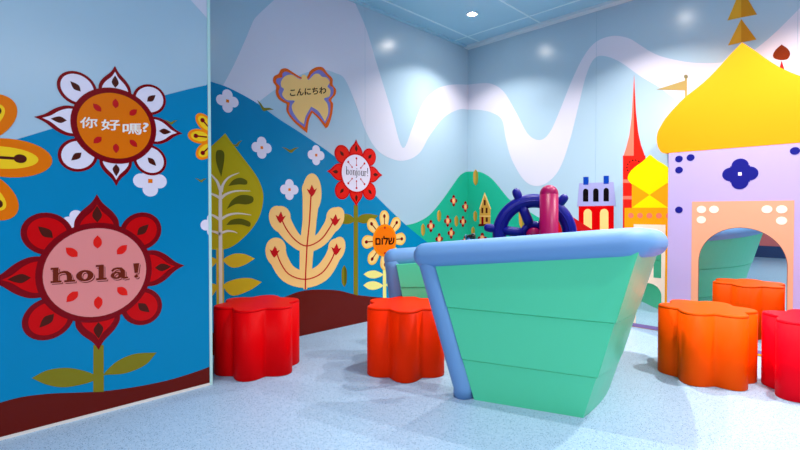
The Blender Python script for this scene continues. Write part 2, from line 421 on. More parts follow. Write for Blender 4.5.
# ------------------------------------------------------------------ mural figures (wall decals)
def pointed(L0, L1, w, n=6):
    d = L1-L0
    return catmull([(L0, -w*.55), (L0+.2*d, -w*.95), (L0+.42*d, -w), (L0+.62*d, -w*.74), (L0+.82*d, -w*.26), (L1, 0, 1), (L0+.82*d, w*.26), (L0+.62*d, w*.74), (L0+.42*d, w), (L0+.2*d, w*.95), (L0, w*.55)], n)
def seedshape(c, L, w): return catmull([(c-L, 0, 1), (c-L*.3, -w), (c+L*.3, -w*.8), (c+L, 0, 1), (c+L*.3, w*.8), (c-L*.3, w)], 4)
def eight_flower(d, R, tip, tipv, halfw, rc, rr, border, inner, seed, ringw, disc, dotm=None, base=3, bt=.014):
    cu_, cz_ = d.c
    for k in range(8):
        a = pi/4*k; card = k % 2 == 0
        if card:
            T = tip if k % 4 == 0 else tipv
            pe_ = d.poly('petal', xf(pointed(R*.7, T, halfw), cu_, cz_, a), base+.1*(k % 2), border)
            d.poly('petal_center', xf(pointed(R*.75, T-bt*2.2, halfw-bt), cu_, cz_, a), base+1, inner, pe_)
            d.poly('seed', xf(seedshape((R+T)/2-.012*R/.19, .036*R/.19, .017*R/.19), cu_, cz_, a), base+2, seed, pe_)
        else:
            pe_ = d.poly('petal', xf(ell(rc, 0, rr*1.08, rr), cu_, cz_, a), base+.1, border)
            d.poly('petal_center', xf(ell(rc, 0, rr*1.08-bt, rr-bt), cu_, cz_, a), base+1, inner, pe_)
            d.poly('seed', xf(seedshape(rc+.01, .034*R/.19, .016*R/.19), cu_, cz_, a), base+2, seed, pe_)
    d.poly('flower_center', ell(cu_, cz_, R+ringw, n=48), base+3, border)
    hd = d.poly('flower_disc', ell(cu_, cz_, R, n=48), base+4, disc)
    if dotm:
        for a in (pi/4, pi/2, 3*pi/4, -pi/4, -pi/2, -3*pi/4):
            d.poly('fleck', xf(catmull([(R*.54, 0, 1), (R*.62, -.012*R/.16), (R*.74, -.012*R/.16), (R*.84, 0, 1), (R*.74, .012*R/.16), (R*.62, .012*R/.16)], 4), cu_, cz_, a), base+5, dotm, hd)

# --- HOLA
d = Decal('flower_decal', 'large red eight petalled flower reading hola! on the blue panel', 'P', (-3.271, .618), 'wall decal')
d.px('stem', [(93.3, 345), (103.6, 345), (103.8, 391.6), (93.1, 392)], 3, OLIVE, smooth=False)
d.px('leaf', [(31.7, 378, 1), (48, 370), (70, 368), (93, 374), (93, 381), (67, 387), (48, 385)], 3, OLIVE)
d.px('leaf', [(103.8, 374), (116, 362), (134, 354), (156.5, 352.5, 1), (145, 365), (126, 373), (108, 374.6)], 3, OLIVE)
eight_flower(d, .191, .362, .337, .082, .244, .083, DRED, RED, SEED, .024, PINK, BRED, bt=.02)
P_, wd = slab_hola()
for dx, m_, ly in (((1.4, 1.5), BROWNT, 9), ((.7, .75), PINK, 9.5), ((0, 0), BROWNT, 10)):
    g = glyphs_px(d, P_, 50.4, 139.6, 283, 277.4, 15.2, ly, m_, wd, dpx=dx, part='lettering' if ly == 10 else 'lettering_shadow')
# --- NI HAO MA
d = Decal('flower_decal', 'white petalled flower with orange centre reading 你好嗎? on the panel', 'P', (-3.197, 1.258), 'wall decal')
eight_flower(d, .143, .285, .264, .062, .197, .068, DRED, WHITE, SEED, .023, ORANGE, MIDRED, bt=.012)
V1 = [('你', 80, 97, 128.0), ('好', 101, 119.5, 130.3), ('嗎', 122.5, 141, 134.5), ('?', 142.6, 148.0, 131.8)]
lets = [lettering(d, ch, a, b, y, y, 10.5 if ch != '?' else 8.6, 9.5, WTXT, bold=.28) for ch, a, b, y in V1]
# --- small white four-petal flowers
def quatre(label, pl, c, r, group, cen=True, ly=6):
    d = Decal('small_flower_decal', label, pl, c, 'wall decal', group)
    pr = r*.46; clipu = None
    for k in range(4):
        a = pi/2*k; p = ell(c[0]+cos(a)*r*.54, c[1]+sin(a)*r*.54, pr, n=20)
        if pl == 'P': p = clip(p, 0, e0)
        if len(p) > 2: d.poly('petal', p, ly+.1*k, WHITE)
    if cen: d.poly('flower_center', rect(c[0]-r*.13, c[1]-r*.13, c[0]+r*.13, c[1]+r*.13), ly+1, ORANGE)
for px_, lab in (((227.3, 101.1), 'small white four-petal flower high up on the blue hill beside the partition edge'),
                 ((261.5, 147.7), 'small white four-petal flower right of the tip of the yellow leaf tree'),
                 ((315.9, 155.2), 'small white four-petal flower on the blue hill just under the butterfly'),
                 ((289.2, 189.6), 'small white four-petal flower at the upper left of the peach coral plant')):
    quatre(lab, 'L', on('L', *px_), .072, 'small white flowers on the mural')
quatre('small white four-petal flower under the orange and white flower on the panel', 'P', (-3.058, 1.022), .072, 'small white flowers on the mural', ly=2)
quatre('small white four-petal flower half hidden behind the top of the red flower', 'P', on('P', 76, 222), .05, 'small white flowers on the mural', False, ly=2)
quatre('white four-petal flower cut off by the right edge of the panel', 'P', (e0+.02, on('P', 208, 225)[1]), .06, 'small white flowers on the mural', False, ly=3)
# --- orange/yellow petal flower at the left border of the picture
def drop_petal(L0, L1, w): return catmull([(L0, -w*.35), (L0+(L1-L0)*.35, -w*.8), (L0+(L1-L0)*.7, -w), (L0+(L1-L0)*.93, -w*.6), (L1, 0), (L0+(L1-L0)*.93, w*.6), (L0+(L1-L0)*.7, w), (L0+(L1-L0)*.35, w*.8), (L0, w*.35)], 5)
c = (-3.775, 1.088)
d = Decal('flower_decal', 'orange flower with fat yellow centred petals cut by the left photo border', 'P', c, 'wall decal')
for k in range(8):
    a = k*pi/4
    f = 1.0 if k % 2 == 0 else 1.04
    p_ = d.poly('petal', xf(ell(.215 if k % 2 == 0 else .2, 0, .135 if k % 2 == 0 else .12, .075), *c, a), 3+.1*(k % 2), ORANGE)
    d.poly('petal_center', xf(ell(.19 if k % 2 == 0 else .18, 0, .115 if k % 2 == 0 else .1, .043), *c, a), 4, YEL, p_)
    d.poly('stamen', [xf(strip([(.08, 0), (.24, 0)], .011), *c, a), xf(ell(.248, 0, .02, .017), *c, a)], 5, SEED, p_)
d.poly('flower_center', ell(*c, .1), 6, DORANGE)
# --- small orange flower cut by the panel edge
c = (e0+.055, on('P', 210, 137.5)[1])
d = Decal('flower_decal', 'small orange flower with yellow petals at the right edge of the panel', 'P', c, 'wall decal')
for k in range(8):
    a = k*pi/4
    def cl(p): return clip(p, 0, e0)
    A_ = cl(xf(ell(.098, 0, .055, .036), *c, a))
    if len(A_) < 4 or abs(area(A_)) < 1e-4: continue
    p_ = d.poly('petal', A_, 3+.1*(k % 2), SORANGE)
    B_ = cl(xf(ell(.096, 0, .043, .025), *c, a))
    if len(B_) > 3: d.poly('petal_center', B_, 4, YEL, p_)
    C_ = [cl(q) for q in (xf(strip([(.06, 0), (.11, 0)], .007), *c, a), xf(ell(.115, 0, .011), *c, a))]
    C_ = [q for q in C_ if len(q) > 2 and abs(area(q)) > 1e-6]
    if C_: d.poly('stamen', C_, 5, DRED, p_)
# --- flying birds
def bird(label, pl, x, y, s, group='olive birds on the mural', tilt=0):
    pts = [(x-10*s, y-3*s, 1), (x-5*s, y-1.6*s), (x-.5*s, y+.4*s), (x+4*s, y-1.8*s), (x+9*s, y-2.4*s, 1), (x+4.5*s, y+.4*s), (x+1*s, y+3.6*s), (x-2*s, y+2.6*s), (x-5*s, y+.2*s)]
    if tilt:
        c_, s_ = cos(tilt), sin(tilt); pts = [((p[0]-x)*c_-(p[1]-y)*s_+x, (p[0]-x)*s_+(p[1]-y)*c_+y)+tuple(p[2:]) for p in pts]
    single('bird_decal', label, pl, pts, 5, OLIVE, 'wall decal', group)
bird('olive bird between the two white flowers left of the butterfly', 'L', 290.5, 149.6, .9)
bird('olive bird near the ridge of the blue hill below the butterfly\'s left wing', 'L', 264.5, 107.5, 1.0, tilt=.5)
bird('olive bird touching the right side of the tip of the yellow leaf tree', 'L', 236, 144, .75, tilt=-.3)
bird('olive bird behind the right tip of the white petalled flower', 'P', 171, 122, .7)
bird('olive bird on the panel below the small orange flower', 'P', 201, 180, .6)
# --- yellow leaf tree
d = Decal('leaf_tree_decal', 'tall yellow green leaf shaped tree behind the red stool at the panel edge', 'L', on('L', 221, 250), 'wall decal')
rt_ = [(225, 133.4, 1), (231, 142), (243, 158), (255, 174), (261, 186), (263.2, 198), (260, 214.7), (251.5, 229), (239, 241.6), (229.5, 247.7), (220, 250)]
R_ = U('L', catmull(rt_, 5, False)); uc = on('L', 220, 250)[0]; tipu = R_[0][0]
zb_ = R_[-1][1]; L_ = [(2*(uc+(tipu-uc)*min(1, max(0, (z-zb_)/(R_[0][1]-zb_)))**2)-u, z) for u, z in R_[1:-1]][::-1]
crown = d.poly('leaf_crown', R_+L_, 5, LEAFY)
d.px('trunk', [(216, 248), (223.3, 248), (224, 322), (216.5, 322)], 5, GLEAF, smooth=False)
for pts in ([(223.3, 260), (233, 254), (244, 254), (254.6, 258.5, 1), (244, 265), (232, 267.5)], [(223.3, 285.5), (234, 279.5), (249, 278), (261.7, 282, 1), (249, 290.5), (232, 295.5)]):
    d.px('leaf', pts, 5, GLEAF)
    d.poly('leaf', [(2*uc-u, z) for u, z in U('L', catmull(pts, 5))], 5, GLEAF)
vein = PALEV = paint('vein_print', (226, 208, 190))
vs = [[(218.3, 205), (221.7, 205), (222.3, 322), (218.8, 322)], [(219, 186), (221.5, 186), (221.7, 205), (218.3, 205)]]
vp = [U('L', q) for q in vs]
for br, ws in (([(221, 192), (223, 184), (229, 177), (239, 172.8)], [3, 2.4, 1.6, .4]), ([(221, 198), (226, 194), (236, 191), (250, 191)], [3, 2.2, 1.5, .4]),
               ([(221, 219), (228, 215), (238, 213.4), (251, 215)], [2.6, 2.2, 1.5, .4]), ([(221, 233), (227, 231), (233, 231.5), (237, 233)], [2.4, 2, 1.2, .3]),
               ([(220, 190), (217, 182), (213, 177), (209, 172)], [3, 2.4, 1.6, .6]), ([(220, 198), (214, 195), (209, 193), (203, 192)], [3, 2.2, 1.5, .6]), ([(220, 220), (214, 216), (208, 214), (203, 214)], [3, 2.2, 1.5, .6]), ([(220, 234), (215, 232), (210, 231), (206, 231)], [3, 2.2, 1.5, .6])):
    c2 = catmull(br, 4, False); k = len(c2)
    w2 = [ws[min(int(i/(k-1)*(len(ws)-1)), len(ws)-2)]*(1-((i/(k-1)*(len(ws)-1)) % 1 if i < k-1 else 1))+ws[min(int(i/(k-1)*(len(ws)-1)), len(ws)-2)+1]*((i/(k-1)*(len(ws)-1)) % 1 if i < k-1 else 1) for i in range(k)]
    vp.append(U('L', strip(c2, w2)))
d.poly('vein', vp, 7, vein)
for pts in ([(219.5, 150), (223.5, 152), (224, 160), (221, 177, 1), (216, 162), (216, 152)],
            [(228, 186, 1), (233, 180), (240, 177.8), (246.5, 180.5), (246, 184.5), (238, 184.5)],
            [(226.5, 209, 1), (232, 200), (241, 195), (252, 196.5), (252.5, 202), (246, 204.5), (236, 204)],
            [(226, 225, 1), (231, 220), (240, 218.5), (249.5, 222), (249, 226.6), (240, 224.5)]):
    d.px('leaf_spot', pts, 6, DOLIVE, crown)
# --- peach coral plant
def zz(x, y): return (255+x/3, 160+y/3)
d = Decal('coral_plant_decal', 'peach branching plant with red buds on the blue hill behind the red stool', 'L', on('L', *zz(150, 390)), 'wall decal')
lowU = [zz(*p) for p in [(62, 265), (72, 300), (100, 342), (150, 358), (198, 340), (228, 300), (243, 262)]]
hiU = [zz(*p) for p in [(76, 170), (92, 205), (120, 240), (154, 258), (195, 240), (222, 205), (240, 172)]]
stalk = [zz(*p) for p in [(150, 388), (151, 340), (155, 258), (163, 180), (168, 88)]]
def blob(pts, ws, r0, r1):
    c2 = catmull(pts, 4, False); k = len(c2); m_ = len(ws)-1; w2 = []
    for i in range(k):
        t = i/(k-1)*m_; j = min(int(t), m_-1); w2.append(ws[j]+(ws[j+1]-ws[j])*(t-j))
    return [U('L', strip(c2, w2))]+([U('L', ell(*pts[0], r0, r0*1.08, n=24))] if r0 else [])+([U('L', ell(*pts[-1], r1, r1*1.12, n=24))] if r1 else [])
body = blob(lowU, [19, 18, 18, 17, 17, 15, 14], 10, 8) + blob(hiU, [18, 17, 14, 13, 13, 14, 15], 10, 9) + blob(stalk, [3, 12, 14, 14, 18], 0, 9.4)
body += [U('L', ell(*zz(170, 100), 9.6, 20, n=28)), U('L', ell(*zz(72, 178), 9.8, 14, rot=-.35, n=24)), U('L', ell(*zz(238, 180), 8.6, 14, rot=.45, n=24)), U('L', ell(*zz(60, 278), 9.6, 14, rot=-.2, n=24)), U('L', ell(*zz(246, 268), 7.6, 13, rot=.3, n=24))]
bd = d.poly('plant_body', body, 6, PEACH)
d.poly('twig', [U('L', strip(catmull(lowU, 4, False), 1.2)), U('L', strip(catmull(hiU, 4, False), 1.2)), U('L', strip(stalk, 1.3))], 7, MIDRED)
for (x, y, rot) in [(*zz(170, 92), 0), (*zz(76, 172), .1), (*zz(240, 180), .1), (*zz(58, 275), .1), (*zz(243, 268), .1)]:
    s = 1.0
    q = [(0, 6), (-2.6, 3.4), (-5.6, -1.8), (-2.6, -.6), (-.2, -6), (2.4, -.8), (5.2, -2.4), (2.4, 3.4)]
    q = [(x+(a*cos(rot)-b*sin(rot))*s*.95, y+(a*sin(rot)+b*cos(rot))*s) for a, b in q]
    d.poly('bud', [U('L', q)], 8, MIDRED)
# --- butterfly
B = lambda pts: [((265+p[0]/5.625), 60+p[1]/5.625)+tuple(p[2:]) for p in pts]
d = Decal('butterfly_decal', 'orange butterfly reading こんにちわ above the blue hill', 'L', on('L', 304, 95), 'wall decal')
d.px('wings', B([(205, 98), (160, 72), (120, 48), (90, 53), (75, 78), (50, 92), (45, 122), (62, 150), (60, 185), (75, 218), (105, 240), (122, 250), (122, 290), (160, 345), (236, 411, 1), (245, 345), (265, 296, 1), (300, 330), (341, 384, 1), (356, 370), (375, 310), (382, 250), (372, 225), (395, 195), (398, 165), (380, 140), (378, 105), (350, 75), (325, 43), (290, 40), (255, 60), (235, 95)]), 5, DORANGE)
d.px('wing_band', B([(196, 105), (150, 80), (118, 66), (98, 75), (95, 98), (66, 105), (63, 127), (82, 150), (75, 180), (90, 213), (125, 235), (138, 242), (134, 290), (168, 338), (222, 380, 1), (236, 325), (260, 281, 1), (300, 315), (338, 358, 1), (360, 310), (366, 250), (355, 224), (380, 195), (382, 160), (362, 142), (362, 112), (342, 86), (316, 60), (292, 58), (262, 78), (240, 108)]), 6, PURP)
d.px('wing_center', B([(203, 108), (185, 104), (150, 84), (115, 90), (90, 118), (90, 150), (105, 165), (95, 195), (120, 225), (165, 230), (150, 255), (155, 290), (185, 335), (217, 362, 1), (228, 315), (258, 262, 1), (300, 290), (336, 347, 1), (353, 300), (350, 250), (330, 218), (360, 205), (366, 170), (350, 150), (362, 125), (345, 100), (320, 95), (303, 80), (278, 80), (244, 112), (236, 104), (232, 92), (222, 84), (212, 84), (204, 94)]), 7, PEACH)
lettering(d, 'こんにちわ', 289.8, 325.6, 96.2, 93.6, 6.8, 8, INK, bold=.2)
# --- bonjour flower
d = Decal('flower_decal', 'red eight petalled flower with white centre reading bonjour! on the hill', 'L', (-1.439, 1.177), 'wall decal')
d.px('stem', [(353.5, 205), (357.7, 205), (357.7, 295.5), (353.3, 294)], 6, OLIVE, smooth=False)
d.px('leaf', [(353.7, 222, 1), (348, 224), (341, 223), (334, 216.5, 1), (342, 213.8), (349, 214.5), (353.7, 218, 1)], 6, OLIVE)
d.px('leaf', [(357.6, 217.5, 1), (362, 214.5), (369, 213.8), (378, 215.5, 1), (372, 221), (364, 223.4), (357.6, 222, 1)], 6, OLIVE)
eight_flower(d, .143, .278, .262, .064, .19, .069, RED, BRED, SEED, .012, WHITE, None, base=7, bt=.01)
dd = []
for k in range(8):
    a = pi/8*2*k
    if k in (0, 4): continue
    r0, r1 = (.062, .115)
    dd += [xf(strip([(r0, 0), (r1, 0)], .004), *d.c, a), xf(ell(r1, 0, .009, n=12), *d.c, a), xf(ell(r0, 0, .007, n=12), *d.c, a)]
d.poly('stamen', dd, 12, MIDRED)
P_, wd = serif_bonjour()
glyphs_px(d, P_, 345.3, 367.6, 174.6, 176.4, 8.2, 12.5, INK, wd)
# --- shalom flower
d = Decal('flower_decal', 'orange flower with peach petals reading שלום beside the boat', 'L', (-1.137, .641), 'wall decal')
d.px('stem', [(382.7, 255), (385.6, 255), (386, 299), (382.7, 298.4)], 6, PALEY, smooth=False)
for pts in ([(382.7, 274.5), (375, 270.6), (368, 271.4), (363.3, 274.3, 1), (369, 277.8), (376, 278)], [(382.7, 285.5), (375, 281.4), (368, 282), (363, 285.3, 1), (369, 289.3), (376, 289.3)]):
    d.px('leaf', pts, 6, PALEY)
    um = on('L', 384.2, 280)[0]; d.poly('leaf', [(2*um-u, z) for u, z in U('L', catmull(pts, 5))], 6, PALEY)
for k in range(8):
    a = k*pi/4+.02
    p_ = d.poly('petal', xf(drop_petal(.08, .247, .053), *d.c, a), 7+.1*(k % 2), paint('petal_amber_print', (250, 190, 84)))
    d.poly('petal_center', xf(drop_petal(.08, .234, .040), *d.c, a), 7.5, paint('petal_pale_print', (252, 206, 126)), p_)
    d.poly('stamen', [xf(strip([(.13, 0), (.2, 0)], .009), *d.c, a), xf(ell(.2, 0, .017, .014, n=14), *d.c, a)], 8, DRED, p_)
d.poly('flower_center', ell(*d.c, .134, n=40), 9, SORANGE); d.poly('flower_disc', ell(*d.c, .115, n=40), 9.5, paint('hot_orange_print', (252, 116, 8)))
d.poly('fleck', [ell(d.c[0], d.c[1]+.105, .01, n=10), ell(d.c[0], d.c[1]-.105, .01, n=10)], 10, MIDRED)
lettering(d, 'םולש', 375.2, 393.8, 244.6, 244.2, 8.2, 10, INK, bold=.3)
# --- slender trees on mural
def sliver(label, pl, x, y0, y1, w, group='slender ochre trees on the mural', m=None, ly=5.5):
    h = (y1-y0)
    d_ = Decal('slender_tree_decal', label, pl, on(pl, x, y1), 'wall decal', group)
    d_.px('foliage', [(x, y0, 1), (x+w*.42, y0+h*.2), (x+w*.5, y0+h*.5), (x+w*.4, y0+h*.82), (x, y1, 1), (x-w*.4, y0+h*.82), (x-w*.5, y0+h*.5), (x-w*.42, y0+h*.2)], ly, m or OCHRE)
    d_.px('foliage_shade', [(x, y0+.3, 1), (x+w*.42, y0+h*.2), (x+w*.5, y0+h*.5), (x+w*.4, y0+h*.82), (x, y1-.3, 1)], ly+.5, DOLIVE if m else TREE)
sliver('slender tree standing between the coral plant and the bonjour flower stem', 'L', 344, 265, 287, 5.4, m=OLIVE, ly=6)
for x, y0, y1, w, pl, lab in ((475.8, 169.2, 185.5, 4.8, 'R', 'tallest slender tree, on the crest of the green hill at the room corner'),
        (438.9, 210, 221.8, 3.8, 'L', 'slender tree at the middle left of the green hill left of the corner'),
        (422.9, 223.6, 236, 3.8, 'L', 'lowest left slender tree on the green hill next to the blue hill'),
        (456.2, 215.6, 226.6, 3.6, 'L', 'slender tree between two red flowers just left of the corner'),
        (475.4, 210.8, 221.6, 3.6, 'R', 'slender tree left of the ochre house'),
        (522, 202, 229, 6, 'R', 'slender tree seen through the gap of the steering wheel'),
        (473.2, 226.6, 236, 3.4, 'R', 'slender tree just above the black telescope')):
    sliver(lab, pl, x, y0, y1, w)
# --- small red flowers on the meadow
fl_labels = ['topmost red and orange blossom on the green hill left of the corner', 'red and orange blossom nearest the corner high on the green hill', 'red and orange blossom in the middle of the green hill left of the slender tree', 'red and orange blossom just left of the corner right of a slender tree',
             'leftmost red and orange blossom on the green hill', 'red and orange blossom low on the hill above the boat edge middle', 'lowest left red and orange blossom just above the boat edge', 'red and orange blossom partly hidden behind the telescope', 'red and orange blossom under the ochre house left of the steering wheel', 'red and orange blossom seen low through the steering wheel']
for (x, y), lab in zip([(453.5, 200.7), (465.2, 206.7), (447.5, 221), (462.8, 221.5), (430.7, 226), (451, 233), (439, 239), (464.8, 241), (482.4, 238.4), (512, 240.5)], fl_labels):
    pl = 'L' if x < 468 else 'R'; c = on(pl, x, y)
    d_ = Decal('blossom_decal', lab, pl, c, 'wall decal', 'red blossoms on the green hill')
    s = .046
    for k in range(4):
        a = k*pi/2; d_.poly('petal', clip(ell(c[0]+cos(a)*s*.75, c[1]+sin(a)*s*.78, s*.42, n=14), 0, -.0002 if pl == 'L' else 99), 5.5, DRED)
    d_.poly('flower_center', clip(ell(c[0], c[1], s*.6, s*.7, n=4*4), 0, -.0002 if pl == 'L' else 99), 6, CORAL)
    d_.poly('flower_disc', clip(ell(c[0], c[1], s*.38, s*.45, n=14), 0, -.0002 if pl == 'L' else 99), 6.6, PEACH)
# --- ochre house on the hill
hz = lambda x, y: (380+x/3.75, 160+y/3.75)
d = Decal('house_decal', 'narrow ochre house with steep gable on the green hill', 'R', on('R', 485, 225), 'wall decal')
d.px('facade', [hz(393, 125), hz(415, 182), hz(414, 241), hz(374, 241), hz(375, 182)], 5, OCHRE, smooth=False)
d.px('roof_edge', [hz(393, 121), hz(417, 184), hz(414, 184), hz(393, 132), hz(377, 184), hz(373, 184)], 6, PEACH, smooth=False)
d.px('plinth', [hz(370, 240), hz(419, 240), hz(419, 248), hz(370, 248)], 6, SEED, smooth=False)
d.px('ledge', [hz(374, 209), hz(415, 209), hz(415, 212), hz(374, 212)], 6, PEACH, smooth=False)
d.px('door', [hz(381, 213), hz(389, 213), hz(389, 240), hz(381, 240)], 6, DRED, smooth=False)
for a in ((390, 150, 397, 170), (381, 179, 388, 199), (397, 179, 404, 199), (397, 215, 405, 232)):
    d.px('window', [hz(a[0], a[1]), hz(a[2], a[1]), hz(a[2], a[3]), hz(a[0], a[3])], 6, SEED, smooth=False)
# --- red and violet house
k_ = lambda x, y: (540+x/6.43, 170+y/6.43)
d = Decal('house_decal', 'red house with violet roof and two blue chimneys behind the steering wheel', 'R', on('R', 596, 240), 'wall decal')
d.px('facade', [k_(250, 230), k_(475, 228), k_(475, 500), k_(250, 500)], 5, RED, smooth=False)
d.px('roof', [k_(253, 85), k_(473, 77), k_(488, 229), k_(240, 233)], 6, ROOFV, smooth=False)
for x0, x1, y0, y1 in ((280, 312, 45, 95), (410, 443, 38, 89)): d.px('chimney', [k_(x0, y0), k_(x1, y0-1), k_(x1, y1), k_(x0, y1)], 7, CHIM, smooth=False)
def arch_px(f, x0, x1, y0, y1):
    r = (x1-x0)/2; c = (x0+x1)/2
    return [f(x1, y1)]+[f(c+r*cos(a), y0+r-r*sin(a)) for a in [pi*i/10 for i in range(11)]]+[f(x0, y1)]
for x0, x1, y0, y1 in ((278, 312, 120, 203), (343, 378, 118, 203), (410, 444, 115, 201)): d.px('dormer_window', arch_px(k_, x0, x1, y0, y1), 7, BLACK, smooth=False)
for x0, x1, y0, y1 in ((282, 334, 251, 400), (387, 441, 250, 385)): d.px('window', arch_px(k_, x0, x1, y0, y1), 7, PEACH, smooth=False)
d.px('roof_slope', [(571, 216), (599.4, 233.8), (616, 245), (560, 245), (562, 218)], 8, MIDRED, smooth=False)
# --- red clock tower
d = Decal('clock_tower_decal', 'tall red tower with a needle spire and round clock left of the yellow dome', 'R', on('R', 634, 260), 'wall decal')
d.px('spire', [(634.2, 75), (631.6, 118), (629.5, 135), (626.5, 147), (623.6, 155.8), (644.9, 155.8), (641, 145), (638.2, 132), (636, 112)], 4.2, CORAL, smooth=False, label='salmon half and red half of the spire')
d.px('spire_side', [(634.2, 77), (633.8, 155.8), (644.9, 155.8), (641, 145), (638.2, 132), (636, 112)], 4.8, TRED, smooth=False)  # two-tone print: red right half laid over the salmon spire
d.px('tower_shaft', [(623, 155.6), (645.5, 155.6), (645.5, 262), (623, 262)], 4, TRED, smooth=False)
for y in (179.5, 196): d.px('band', [(623, y), (645.5, y), (645.5, y+3.4), (623, y+3.4)], 4.8, CORAL, smooth=False)
cc = on('R', 634.3, 167)
ck = d.poly('clock', ell(*cc, .034, n=24), 4.8, BRED)
d.poly('clock_mark', [ell(cc[0]+.052*cos(a), cc[1]+.052*sin(a), .006, n=8) for a in [2*pi*i/14 for i in range(14)]], 5.2, INK, ck)
# --- butterscotch palace
MIRROR = mat('mirror_glass', (214, 224, 222), rough=.0, metal=1.0)
q_ = lambda x, y: (570+x/4.5, 160+y/4.5)
d = Decal('palace_decal', 'orange palace with pointed yellow dome and mirrored door between boat and castle', 'R', on('R', 649.6, 326), 'wall decal')
ua, ub = on('R', 624, 300)[0], on('R', 675.2, 300)[0]; uc = (ua+ub)/2
ztop = on('R', 649, 207.8)[1]
d.poly('palace_wall', rect(ua, .001, ub, ztop), 5, BUTT)
u1, u2 = on('R', 631, 300)[0], on('R', 668.2, 300)[0]; u2 = 2*uc-u1
zt2 = on('R', 649, 183)[1]; zm = on('R', 649, 195)[1]
d.poly('drum', rect(u1, ztop, u2, zt2), 5, BUTT)
d.poly('triangle', [[(u1, zt2), (uc, zm), (u2, zt2)], [(u1, ztop), (u2, ztop), (uc, zm)]], 6, DYEL)
half = U('R', catmull([(649.6, 154.8, 1), (643, 161.2), (635, 167.2), (629.6, 173), (628, 179), (632, 184.4)], 5, False))
half = [(min(u, uc), z) for u, z in half]; half[0] = (uc, half[0][1])
d.poly('dome', half+[(2*uc-u, z) for u, z in half[1:]][::-1], 6.5, DYEL)
zd = on('R', 649, 215.6)[1]; r_ = .02
for k in range(-2, 3): d.poly('dot', ell(uc+k*.065, zd, r_, n=16), 6, CORAL)
# door surround in cream with arch + slots of mirror
v1 = on('R', 633.2, 300)[0]; v2 = 2*uc-v1; zp = on('R', 649, 224.5)[1]
d.poly('door_surround', rect(v1, .03, v2, zp), 6, CREAM)
ar = on('R', 661.6, 300)[0]-uc; zat = on('R', 649, 283)[1]
arch = [(uc+ar, .03)]+[(uc+ar*cos(a), zat-ar+ar*sin(a)) for a in [pi*i/20 for i in range(21)]]+[(uc-ar, .03)]
d.poly('mirror', arch, 7, MIRROR)
s1, s2 = on('R', 653.4, 300)[0], on('R', 661.1, 300)[0]; zs0, zs1 = on('R', 657, 277.8)[1], on('R', 657, 240)[1]
d.poly('mirror', rect(s1, zs0, s2, zs1), 7, MIRROR); d.poly('mirror', rect(2*uc-s2, zs0, 2*uc-s1, zs1), 7, MIRROR)
d.poly('sill', rect(ua, .004, ub, .03), 8, paint('sill_violet', (146, 120, 176)))
# --- gold tree finial, flag, far dome on the right wall
d = Decal('pine_decal', 'golden tree of stacked triangles above the tip of the yellow dome', 'R', on('R', 742, 45), 'wall decal')
for (ax, ay), (lx, ly_), (rx_, ry_) in (((741.3, 19), (728, 45.5), (756.5, 39.5)), ((741.3, -12), (727.5, 20.5), (757, 14.5)), ((741.3, -45), (727.5, -8), (757, -12))):
    d.px('tier', [(ax, ay), (lx, ly_), (ax, (ly_+ry_)/2)], 4, GOLD, smooth=False)
    d.px('tier_shade', [(ax, ay), (ax, (ly_+ry_)/2), (rx_, ry_)], 4, DGOLD, smooth=False)
d = Decal('flag_decal', 'pale pennant on a thin pole left of the big yellow dome', 'R', on('R', 686, 100), 'wall decal')
d.px('pole', [(685, 77), (687, 77), (687, 125), (685, 125)], 4, FLAGC, smooth=False)
d.px('pennant', [(656.5, 89.6), (685.2, 80.5), (685.2, 90.2)], 4.6, FLAGC, smooth=False)
d.px('pole_ball', ell(686, 76.6, 2, n=12), 5, paint('flag_ball_print', (130, 122, 84)), smooth=False)
d = Decal('spire_decal', 'rust brown onion top over a small red spire right of the dome', 'R', on('R', 782, 90), 'wall decal')
d.px('onion_top', [(781.7, 44.5, 1), (788, 49), (790.2, 54), (787.5, 59), (781, 60), (775, 58.6), (773, 55), (776, 49.5)], 4, RUST)
d.px('spire', [(781.7, 60.8), (785.6, 73), (792, 110), (774, 110), (779, 70)], 4, MIDRED, smooth=False)

# ------------------------------------------------------------------ castle unit (stands in front of the right wall)
d = Decal('castle_unit', 'big lilac castle with bulging yellow dome and arched mirror', 'B', (2.258, 0), 'play castle')
cx = 2.258; xl, xr = 1.857, 2*2.258-1.857; zt = 1.277
ORIG = d.o
def slabpart(name, poly, y0, y1, m, parent):
    bm = bmesh.new(); p = dedupe(poly)
    if area(p) < 0: p = p[::-1]
    add_prism(bm, [Vector((u, y0, z))-ORIG for u, z in p], [Vector((u, y1, z))-ORIG for u, z in p])
    return obj(name, me_from(bm, name), m, parent)
slabpart('castle_body', rect(xl, .0, xr, zt), BY, -.012, LILAC, d.root)
dome_h = [(1.838, zt), (1.812, 1.288), (1.79, 1.33), (1.782, 1.38), (1.79, 1.43), (1.812, 1.475), (1.838, 1.518), (1.89, 1.577), (1.952, 1.638), (2.015, 1.683), (2.074, 1.730), (2.135, 1.79), (2.187, 1.849), (2.225, 1.888), (2.258, 1.922)]
dh = catmull(dome_h, 4, False)
slabpart('castle_dome', dh+[(2*cx-u, z) for u, z in dh[:-1]][::-1], BY-.001, -.014, DOME, d.root)
PS = rect(1.999, .035, 2*cx-1.999, .945)
d.poly('arch_surround', PS, 2, PEACHL)
ac, ar = 2.2655, .2225
arch = [(ac+ar, .035)]+[(ac+ar*cos(a), .556+ar*sin(a)) for a in [pi*i/28 for i in range(29)]]+[(ac-ar, .035)]
mr = d.poly('mirror', arch, 3, MIRROR)
edge_out = [(ac+ar+.003, .035)]+[(ac+(ar+.003)*cos(a), .556+(ar+.003)*sin(a)) for a in [pi*i/28 for i in range(29)]]+[(ac-ar-.003, .035)]
rim = []
